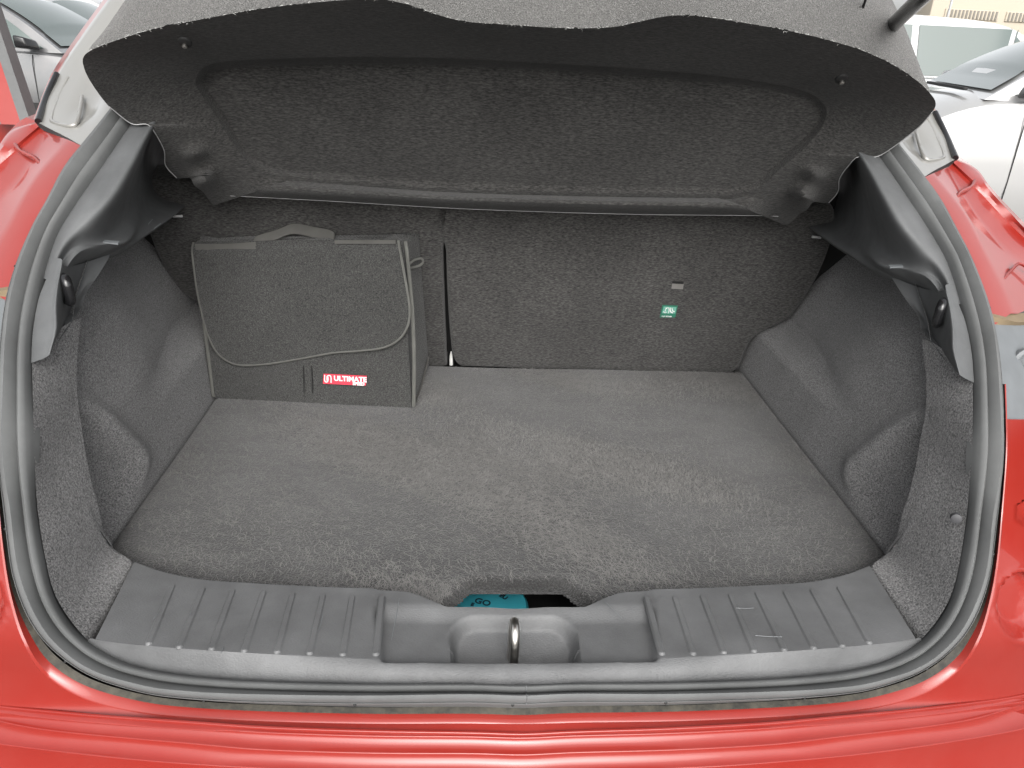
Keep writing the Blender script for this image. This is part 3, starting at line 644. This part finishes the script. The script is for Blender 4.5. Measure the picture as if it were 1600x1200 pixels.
# rest of the body, out of the frame but there
box('underbody', (0, 1.9, .45), (1.3, 2.6, .42), .05, 'dark', CAR)
for x in (-.72, .72):
    for y in (1.15, 3.2):
        wv_ = lathe('wheel', [(.20, -.09), (.30, -.1), (.325, -.07), (.325, .07), (.30, .1), (.20, .09)], 'tyre', CAR, (x, y, .325), (1, 0, 0), 36)
        lathe('rim', [(.05, -.07), (.19, -.085), (.20, -.06), (.20, .06), (.19, .085), (.05, .07)], 'lamp_grey', wv_, (x, y, .325), (1, 0, 0), 24)
for s_ in (-1, 1):
    V = []
    for y in np.linspace(.62, 4.0, 30):
        for k, z in enumerate((.25, .45, .65, .85, 1.0)):
            V.append((s_*(.66+.16*float(sst(.6, 1.0, y))+.03*math.sin(k*.8)-.12*float(sst(3.6, 4.1, y))), y, z))
    mesh('quarter_panel', V, gridf(30, 5), 'red_paint', CAR, angle=60)
# open rear door on the left: slanted window frame with grey rubber
dpts = [((52, 196), 1.95), ((30, 130), 2.0), ((4, 52), 2.06), ((-40, -80), 2.15)]
dr = thing if False else None
fr = [ony(p, y) for p, y in dpts]
def strip(name, off0, off1, mat, par, dep=.04):
    r0 = [p+np.array([off0, 0, 0]) for p in fr]; r1 = [p+np.array([off1, 0, 0]) for p in fr]
    return loft(name, [np.array(r0)+[0, dep, 0], np.array(r0), np.array(r1), np.array(r1)+[0, dep, 0]], mat, par, n=16, angle=30)
door = strip('open_rear_door', -.075, -.028, 'red_paint', CAR); strip('door_seal_strip', -.028, -.004, 'rubber', door); strip('door_glass_run', -.098, -.075, 'trim_plastic', door); strip('door_edge', -.118, -.098, 'red_paint', door)
lowd = fr[0]
box('door_skin', (lowd[0]-.38, lowd[1]+.25, .72), (.75, .06, .95), .02, 'red_paint', door, rot=-.5)

# ------------------------------------------------------------------ carpet tool bag
BAG = thing('boot_bag', 'dark grey felt boot bag with flap, carry handle and red tag', 'bag', (-.33, 1.29, ZF))
BO = np.array([-.33, 1.29, ZF])
fbl, fbr = onz((336, 622), ZF+.001), onz((643, 637), ZF+.001)
ftl, ftr = ony((305, 380), 1.272), ony((630, 376), 1.262)
BNm = nz(np.cross(fbr-fbl, ftl-fbl)); BNm = -BNm if BNm[1] > 0 else BNm
def bp(p, h=0.): return onpl(p, (fbl+fbr+ftl+ftr)/4+BNm*h, BNm)
bbl, bbr = fbl+[.004, .150, 0], np.array([ony((670, 575), 1.385)[0], 1.385, ZF+.001])
btl, btr = ftl+[.0, .030, .004], np.array([ony((655, 440), 1.305)[0], 1.302, ftr[2]+.002])
def B_(o): o.location = tuple(-BO); return o
def bagpart(o): o.data.transform(Matrix.Translation(Vector(-BO))); return o
# body with soft bulge
def bil(a, b, c, d, n, m_, bul, nr):
    G = []
    for i in range(n):
        u_ = i/(n-1); row = []
        for j in range(m_):
            v_ = j/(m_-1); P = (a*(1-u_)+b*u_)*(1-v_)+(d*(1-u_)+c*u_)*v_
            row.append(P+np.array(nr)*bul*math.sin(math.pi*u_)*math.sin(math.pi*v_))
        G.append(row)
    return np.array(G)
ringB = []
nb = 14
def ringat(v_):
    L = lambda a, b: a*(1-v_)+b*v_
    a, b, c, d = L(fbl, ftl), L(fbr, ftr), L(bbr, btr), L(bbl, btl); out = []
    bl = math.sin(math.pi*v_)
    for (p, q, nr, am) in ((a, b, BNm, .010), (b, c, np.array([1., 0, 0]), -.012), (c, d, np.array([0, 1., 0]), .0), (d, a, np.array([-1., 0, 0]), -.004)):
        for k in range(nb):
            u_ = k/nb; out.append(p*(1-u_)+q*u_+nr*(am*math.sin(math.pi*u_)*bl+.0022*bl*math.sin(u_*9+v_*14)*math.sin(u_*math.pi))+np.array([0, 0, -.006*math.sin(u_*math.pi*1.5)**2*v_**3]))
    return np.array(out)
rr = [ringat(v_) for v_ in np.linspace(0, 1, 16)]
rr = [rr[0].mean(0)+(rr[0]-rr[0].mean(0))*.5+[0, 0, .0]]+rr+[rr[-1].mean(0)+(rr[-1]-rr[-1].mean(0))*[.9, .3, 1]+[0, 0, .004]]
bagpart(loft('bag_body', rr, 'bag_felt', BAG, closed=True, cap=True, angle=50))
# flap
FL = [(303, 379), (301, 392), (305, 430), (312, 472), (323, 515), (336, 545), (353, 562), (376, 570), (420, 568), (470, 560), (520, 551), (560, 548), (598, 543), (622, 531), (636, 511), (640, 488), (637, 460), (630, 420), (622, 376)]
FT = [(600, 374), (520, 374), (450, 375), (380, 377), (330, 377)]
flo = cr(np.array(FL+FT, float), 300, True); fc = np.array((470, 460.))
def fh(p): return .013+.006*math.sin(math.pi*np.clip((p[0]-300)/340, 0, 1))*math.sin(math.pi*np.clip((p[1]-372)/200, 0, 1))-.010*float(sst(400, 376, p[1]))
frows = [np.array([bp(p, fh(p)-.006) for p in flo])]
for q in (0, .02, .1, .25, .4, .55, .7, .85, .97):
    P = flo*(1-q)+fc*q; frows.append(np.array([bp(p, fh(p)+.0022*math.sin(p[0]*.045+p[1]*.02)*math.sin(p[1]*.06+1)*min(1, q*3)+.002*math.exp(-((p[1]-522-.05*(p[0]-380))/5)**2-((p[0]-385)/40)**2)-.002*math.exp(-((p[1]-512-.05*(p[0]-380))/5)**2-((p[0]-385)/40)**2)) for p in P]))
flap = bagpart(loft('flap', frows, 'bag_felt', BAG, closed=True, cap=True, angle=60))
fe = cr(np.array(FL, float), 160)
bagpart(tube('binding', [bp(p, fh(p)-.002) for p in fe], .0025, 'binding', flap, n=8))
# corner bindings of the body
e1 = [fbr*(1-v_)+ftr*v_+BNm*.001+np.array([.004+.006*math.sin(math.pi*v_), 0, 0]) for v_ in np.linspace(0.01, 1, 24)]
bagpart(tube('edge_binding', e1, .0034, 'binding', BAG, n=8))
e1b = [fbr*(1-v_)+ftr*v_+np.array([.012+.008*math.sin(math.pi*v_), .010, 0]) for v_ in np.linspace(.01, .95, 24)]
e2 = [fbl*(1-v_)+ftl*v_+BNm*.001+np.array([-.002, 0, 0]) for v_ in np.linspace(0.01, .5, 14)]; bagpart(tube('edge_binding', e2, .0030, 'binding', BAG, n=8))
e3 = [fbr+[.004, .0, .003], fbr*.5+bbr*.5+[.002, 0, .004], bbr*.9+fbr*.1+[.003, 0, .03]]; bagpart(tube('edge_binding', e3, .0016, 'webbing', BAG, n=6, dense=14))
# webbing along the top and handle
wt = [bp(p, .008) for p in [(306, 389), (340, 389), (370, 388), (400, 386)]]
def ribbon(name, C_, Wd, th, mat, par, n=40):
    C_ = cr(C_, n); Wd = np.array(Wd); tt = np.gradient(C_, axis=0); tt /= np.linalg.norm(tt, axis=1)[:, None]
    nr = np.cross(tt, np.tile(nz(Wd), (n, 1))); w2 = Wd/2
    return loft(name, [C_-w2-nr*th/2, C_+w2-nr*th/2, C_+w2+nr*th/2, C_-w2+nr*th/2, C_-w2-nr*th/2], mat, par, angle=30)
vup = nz(ftl-fbl)
bagpart(ribbon('webbing_band', wt, vup*.017, .003, 'webbing', BAG)); bagpart(ribbon('webbing_band', [bp(p, .007) for p in [(523, 378), (570, 378), (618, 378)]], vup*.006, .003, 'webbing', BAG, 16))
hd = [ony(p, y) for p, y in (((391, 396), 1.262), ((394, 386), 1.264), ((400, 377), 1.272), ((430, 368), 1.28), ((458, 358), 1.285), ((490, 363), 1.285), ((512, 367), 1.282), ((521, 372), 1.275), ((520, 382), 1.262))]
bagpart(ribbon('handle', hd, np.array([.002, .010, .015]), .0032, 'webbing', BAG))
lp = [ony(p, y) for p, y in (((640, 412), 1.275), ((648, 406), 1.285), ((658, 404), 1.295), ((661, 409), 1.292), ((655, 415), 1.28), ((641, 419), 1.272))]
bagpart(tube('cord_loop', lp, .0022, 'binding', BAG, n=8, dense=24))
# red tag with lettering
tg = bagpart(flat('red_tag', [bp(p, .0125) for p in [(505.5, 584), (573, 587.5), (571.5, 602.5), (504.5, 599.5)]], .0015, BNm, 'tag_red', BAG))
tu = nz(bp((573, 587.5))-bp((505.5, 584))); tv = nz(bp((505, 584))-bp((504.5, 599.5)))
bagpart(text('lettering', 'ULTIMATE', .0127, bp((521.5, 594.5), .0129), tu, tv, 'white_print', tg, .0004)); bagpart(text('lettering', 'SPEED', .0078, bp((551, 601.5), .0129), tu, tv, 'white_print', tg, .0003))
def ul(pts): bagpart(tube('emblem', [bp(p, .0131) for p in pts], .0011, 'white_print', tg, n=6, dense=20))
ul([(507.3, 586), (507.3, 594), (509, 597), (511.5, 596.5), (512.5, 594), (512.5, 589)]); ul([(511, 594.5), (511, 589), (513, 586.8), (516, 587.2), (517.3, 590), (517.3, 598)])
for q in (474, 487): bagpart(tube('stitching', [bp((q, 571), .0112), bp((q+.6, 590), .0115), bp((q+1, 614), .0085)], .0007, 'dark', BAG, n=4))

# ------------------------------------------------------------------ teal canister under the floor
CAN = thing('tyre_repair_canister', 'teal tyre repair canister showing through the floor cut-out', 'canister', (0, 0, 0))
cc = onz((752, 952), .71); cc = np.array([cc[0], cc[1]+.01, .682])
CAN.location = tuple(cc)
lathe('lid', [(.062, 0), (.062, .022), (.058, .028), (0, .028)], 'teal', CAN, (0, 0, 0), (0, 0, 1), 48)
def ctext(b, px, size, rot):
    P = onz(px, cc[2]+.0285)-cc; text('lettering', b, size, P, (math.cos(rot), math.sin(rot), 0), (-math.sin(rot), math.cos(rot), 0), 'navy', CAN, .0004)
ctext('GO', (740, 941), .014, -.35); ctext('E', (735, 946), .008, -.3); ctext('EU', (779, 931), .0095, -.7); ctext('S', (787, 927), .009, -.7)

# ------------------------------------------------------------------ parked cars around
def parked(name, label, loc, rz, paintm, L=4.3, Wd=1.78, H=1.48, belt=.95, hood=1.15, kind='hatch', group='cars parked around the red car'):
    T = thing(name, label, 'car', loc, rz, group)
    # local: +x forward, side profile of the lower body
    hw_ = Wd/2; nose, tail = L/2, -L/2
    top = [(nose, .55), (nose-.04, .70), (nose-.25, .80), (nose-.6, .87), (nose-hood, belt), (0, belt+.02), (tail+.55, belt+.04), (tail+.15, belt if kind != 'sedan' else belt+.02), (tail+.02, .75), (tail, .5)]
    rows = []
    xs_ = np.array([t_[0] for t_ in top]); zt = np.array([t_[1] for t_ in top])
    C2 = cr(np.stack([xs_, zt], 1), 60)
    for X_, Zt in C2:
        e = min(1, (L/2-abs(X_))/.5); wv2 = hw_*(.80+.20*math.sqrt(max(0, 1-(1-e)**2)))
        rows.append([(X_, s_*wv2*f, z) for s_, f, z in ((-1, .9, .22), (-1, 1, .45), (-1, 1.01, .62), (-1, .985, .5*Zt+.36), (-1, .95, Zt-.03), (-1, .86, Zt), (-.4, 1, Zt+.03), (.4, 1, Zt+.03), (1, .86, Zt), (1, .95, Zt-.03), (1, .985, .5*Zt+.36), (1, 1.01, .62), (1, 1, .45), (1, .9, .22))])
    loft('body', [np.array(r) for r in rows], paintm, T, angle=50, flip=True)
    # cabin
    cf, tf = nose-hood+.02, nose-hood-.78; tr_, cr_ = (tail+.75, tail+.12) if kind != 'sedan' else (tail+1.25, tail+.62)
    bw, tw = hw_*.90, hw_*.68
    xs2 = np.linspace(0, 1, 25); rows = []
    outline = cr(np.array([(cf, belt), (cf-.4, belt+(H-belt)*.56), (tf, H-.04), (tf-.5, H), ((tf+tr_)/2-.2, H), (tr_+.1, H-.05), ((tr_+cr_)/2, belt+(H-belt)*.6), (cr_, belt)]), 64)
    for X_, Z_ in outline:
        f = (Z_-belt)/(H-belt); w2 = bw*(1-f)+tw*f; rows.append([(X_, y_*w2, Z_+(.035*(1-y_*y_) if f > .3 else 0)) for y_ in np.linspace(-1, 1, 13)])
    loft('cabin', [np.array(r) for r in rows], paintm, T, angle=60)
    for s_ in (-1, 1):                                     # cabin sides
        V = [(X_, s_*(bw*(1-(Z_-belt)/(H-belt))+tw*((Z_-belt)/(H-belt))), Z_) for X_, Z_ in outline]; mesh('cabin_side', V, [tuple(range(len(V)))], paintm, T, smooth=False)
    def sidept(X_, Z_, s_, o_=.008): f = (Z_-belt)/(H-belt); return (X_, s_*(bw*(1-f)+tw*f+o_), Z_)
    zb, zt_ = belt+.035, H-.085
    def xf(z): return np.interp(z, outline[:32, 1], outline[:32, 0])
    def xr(z): return np.interp(z, outline[::-1][:32, 1], outline[::-1][:32, 0])
    for s_ in (-1, 1):
        xm = (cf+cr_)/2-.05; edges = [xf, lambda z: xm+.04, lambda z: xm-.04, lambda z: cr_+.72-(z-belt)*.2, lambda z: cr_+.66-(z-belt)*.2, xr]
        for a_, b_, da, db in ((0, 1, -.12, 0), (2, 3, 0, 0), (4, 5, 0, .14)):
            zz2 = np.linspace(zb, zt_, 8); L0 = [sidept(edges[a_](z)+da, z, s_) for z in zz2]; L1 = [sidept(edges[b_](z)+db, z, s_) for z in zz2]
            if L0[0][0]-L1[0][0] < .08: continue
            L1 = [(min(p[0], q[0]-.01), p[1], p[2]) for p, q in zip(L1, L0)]
            loft('side_window', [np.array(L0), np.array(L1)], 'car_glass', T, angle=60)
        if paintm != 'car_white': loft('rub_strip', [[(nose-.9, s_*(hw_*1.02), .52), (tail+.9, s_*(hw_*1.02), .52)], [(nose-.9, s_*(hw_*1.02), .585), (tail+.9, s_*(hw_*1.02), .585)]], 'tyre', T)
        for hx in (xm+.22, xm-.85): box('door_handle', (hx, s_*hw_*.985, belt-.13), (.2, .05, .035), .012, paintm, T)
        for hx in (xm, cf-.25, cr_+.7): loft('door_gap', [[(hx-.004, s_*hw_*1.012, .30), (hx-.004, s_*hw_*1.012, .62), (hx-.004, s_*hw_*.99, belt-.1), (hx-.004, s_*hw_*.955, belt-.02)], [(hx+.004, s_*hw_*1.012, .30), (hx+.004, s_*hw_*1.012, .62), (hx+.004, s_*hw_*.99, belt-.1), (hx+.004, s_*hw_*.955, belt-.02)]], 'dark', T)
        mi = rbox('mirror', [(cf-.32, s_*(bw+.02), belt+.02), (cf-.16, s_*(bw+.04), belt+.02), (cf-.2, s_*(bw+.2), belt+.04), (cf-.32, s_*(bw+.2), belt+.04), (cf-.32, s_*(bw+.04), belt+.12), (cf-.18, s_*(bw+.05), belt+.10), (cf-.22, s_*(bw+.2), belt+.13), (cf-.32, s_*(bw+.2), belt+.15)], .02, 'gloss_black', T)
        rbox('headlight', [(nose-.40, s_*hw_*.62, .66), (nose-.05, s_*hw_*.60, .62), (nose-.22, s_*hw_*.93, .66), (nose-.5, s_*hw_*.97, .68), (nose-.42, s_*hw_*.62, .80), (nose-.16, s_*hw_*.60, .77), (nose-.3, s_*hw_*.92, .80), (nose-.52, s_*hw_*.95, .83)], .015, 'lamp_glass', T)
        rbox('tail_lamp', [(tail+.2, s_*hw_*.62, .75), (tail+.01, s_*hw_*.60, .74), (tail+.08, s_*hw_*.92, .75), (tail+.3, s_*hw_*.96, .76), (tail+.2, s_*hw_*.62, .90), (tail+.05, s_*hw_*.60, .89), (tail+.12, s_*hw_*.9, .90), (tail+.3, s_*hw_*.94, .9)], .015, 'lamp_red', T)
        for wx in (nose-.85, tail+.8):
            w3 = lathe('wheel', [(.20, -.1), (.29, -.11), (.32, -.08), (.32, .08), (.29, .11), (.20, .1)], 'tyre', T, (wx, s_*(hw_-.12), .32), (0, 1, 0), 30)
            lathe('rim', [(.04, -.09), (.18, -.10), (.20, -.06), (.20, .06), (.18, .10), (.04, .09)], 'lamp_grey', w3, (wx, s_*(hw_-.12), .32), (0, 1, 0), 20)
    for nm, fx, rng_ in (('windscreen', xf, 1), ('rear_window', xr, -1)):
        rows = []
        for z in np.linspace(belt+.05, H-.09, 12):
            f = (z-belt)/(H-belt); w2 = (bw*(1-f)+tw*f)*.88; rows.append([(fx(z)+rng_*.014, y_*w2, z+(.035*(1-(y_*.88)**2) if f > .3 else 0)+.008) for y_ in np.linspace(-1, 1, 11)])
        loft(nm, [np.array(r) for r in rows], 'car_glass', T, angle=60)
    box('front_grille', (nose-.02, 0, .5), (.05, hw_*1.1, .16), .02, 'tyre', T); box('wiper', (cf+.05, .1, belt+.05), (.03, .9, .02), .005, 'tyre', T)
    return T
parked('parked_car', 'white hatchback with a large sloping windscreen and black door mirror', (4.44, 5.6, 0), math.radians(165), 'car_white', 4.2, 1.8, 1.58, 1.12, 1.15)
parked('parked_car', 'silver grey estate car standing side-on behind the white hatchback', (4.3, 9.5, 0), math.radians(179), 'car_silver', 4.6, 1.85, 1.74, 1.12, 1.0)
parked('parked_car', 'grey saloon with a black rub strip standing beside the open red door', (-4.95, 8.6, 0), math.radians(0), 'car_grey', 4.5, 1.8, 1.52, 1.02, 1.2)
parked('parked_car', 'silver saloon standing behind the grey saloon', (-5.9, 11.6, 0), math.radians(0), 'car_silver', 4.5, 1.8, 1.56, 1.0, 1.2)
parked('parked_car', 'white car farthest back in the row of saloons', (-6.6, 14.6, 0), math.radians(0), 'car_white', 4.5, 1.8, 1.6, 1.0, 1.2)

# ------------------------------------------------------------------ building far behind
BL = thing('building', 'long cream building with a louvred strip far behind the parked cars', 'building', (44, 42, 0))
box('wall', (0, 1, 3.0), (41, 2, 6.0), .05, 'wall_cream', BL)
for i in range(12):
    wx = -18.3+i*3.3
    fr_ = box('louvre_frame', (wx, -.02, 3.27), (2.9, .10, .46), .02, 'wall_cream', BL)
    for k in range(14): box('louvre', (wx-1.3+k*.2, -.08, 3.27), (.10, .05, .4), .005, 'louvre', fr_)
LPO = thing('street_lamp', 'thin grey lamp post in front of the cream building', 'lamp post', (19.8, 34, 0))
tube('post', [(0, 0, 0), (0, 0, 4.3)], .05, 'lamp_grey', LPO); tube('lamp_arm', [(0, 0, 4.3), (.25, 0, 4.5), (.6, 0, 4.55)], .03, 'lamp_grey', LPO); box('lamp_head', (.75, 0, 4.53), (.4, .2, .1), .03, 'lamp_grey', LPO)
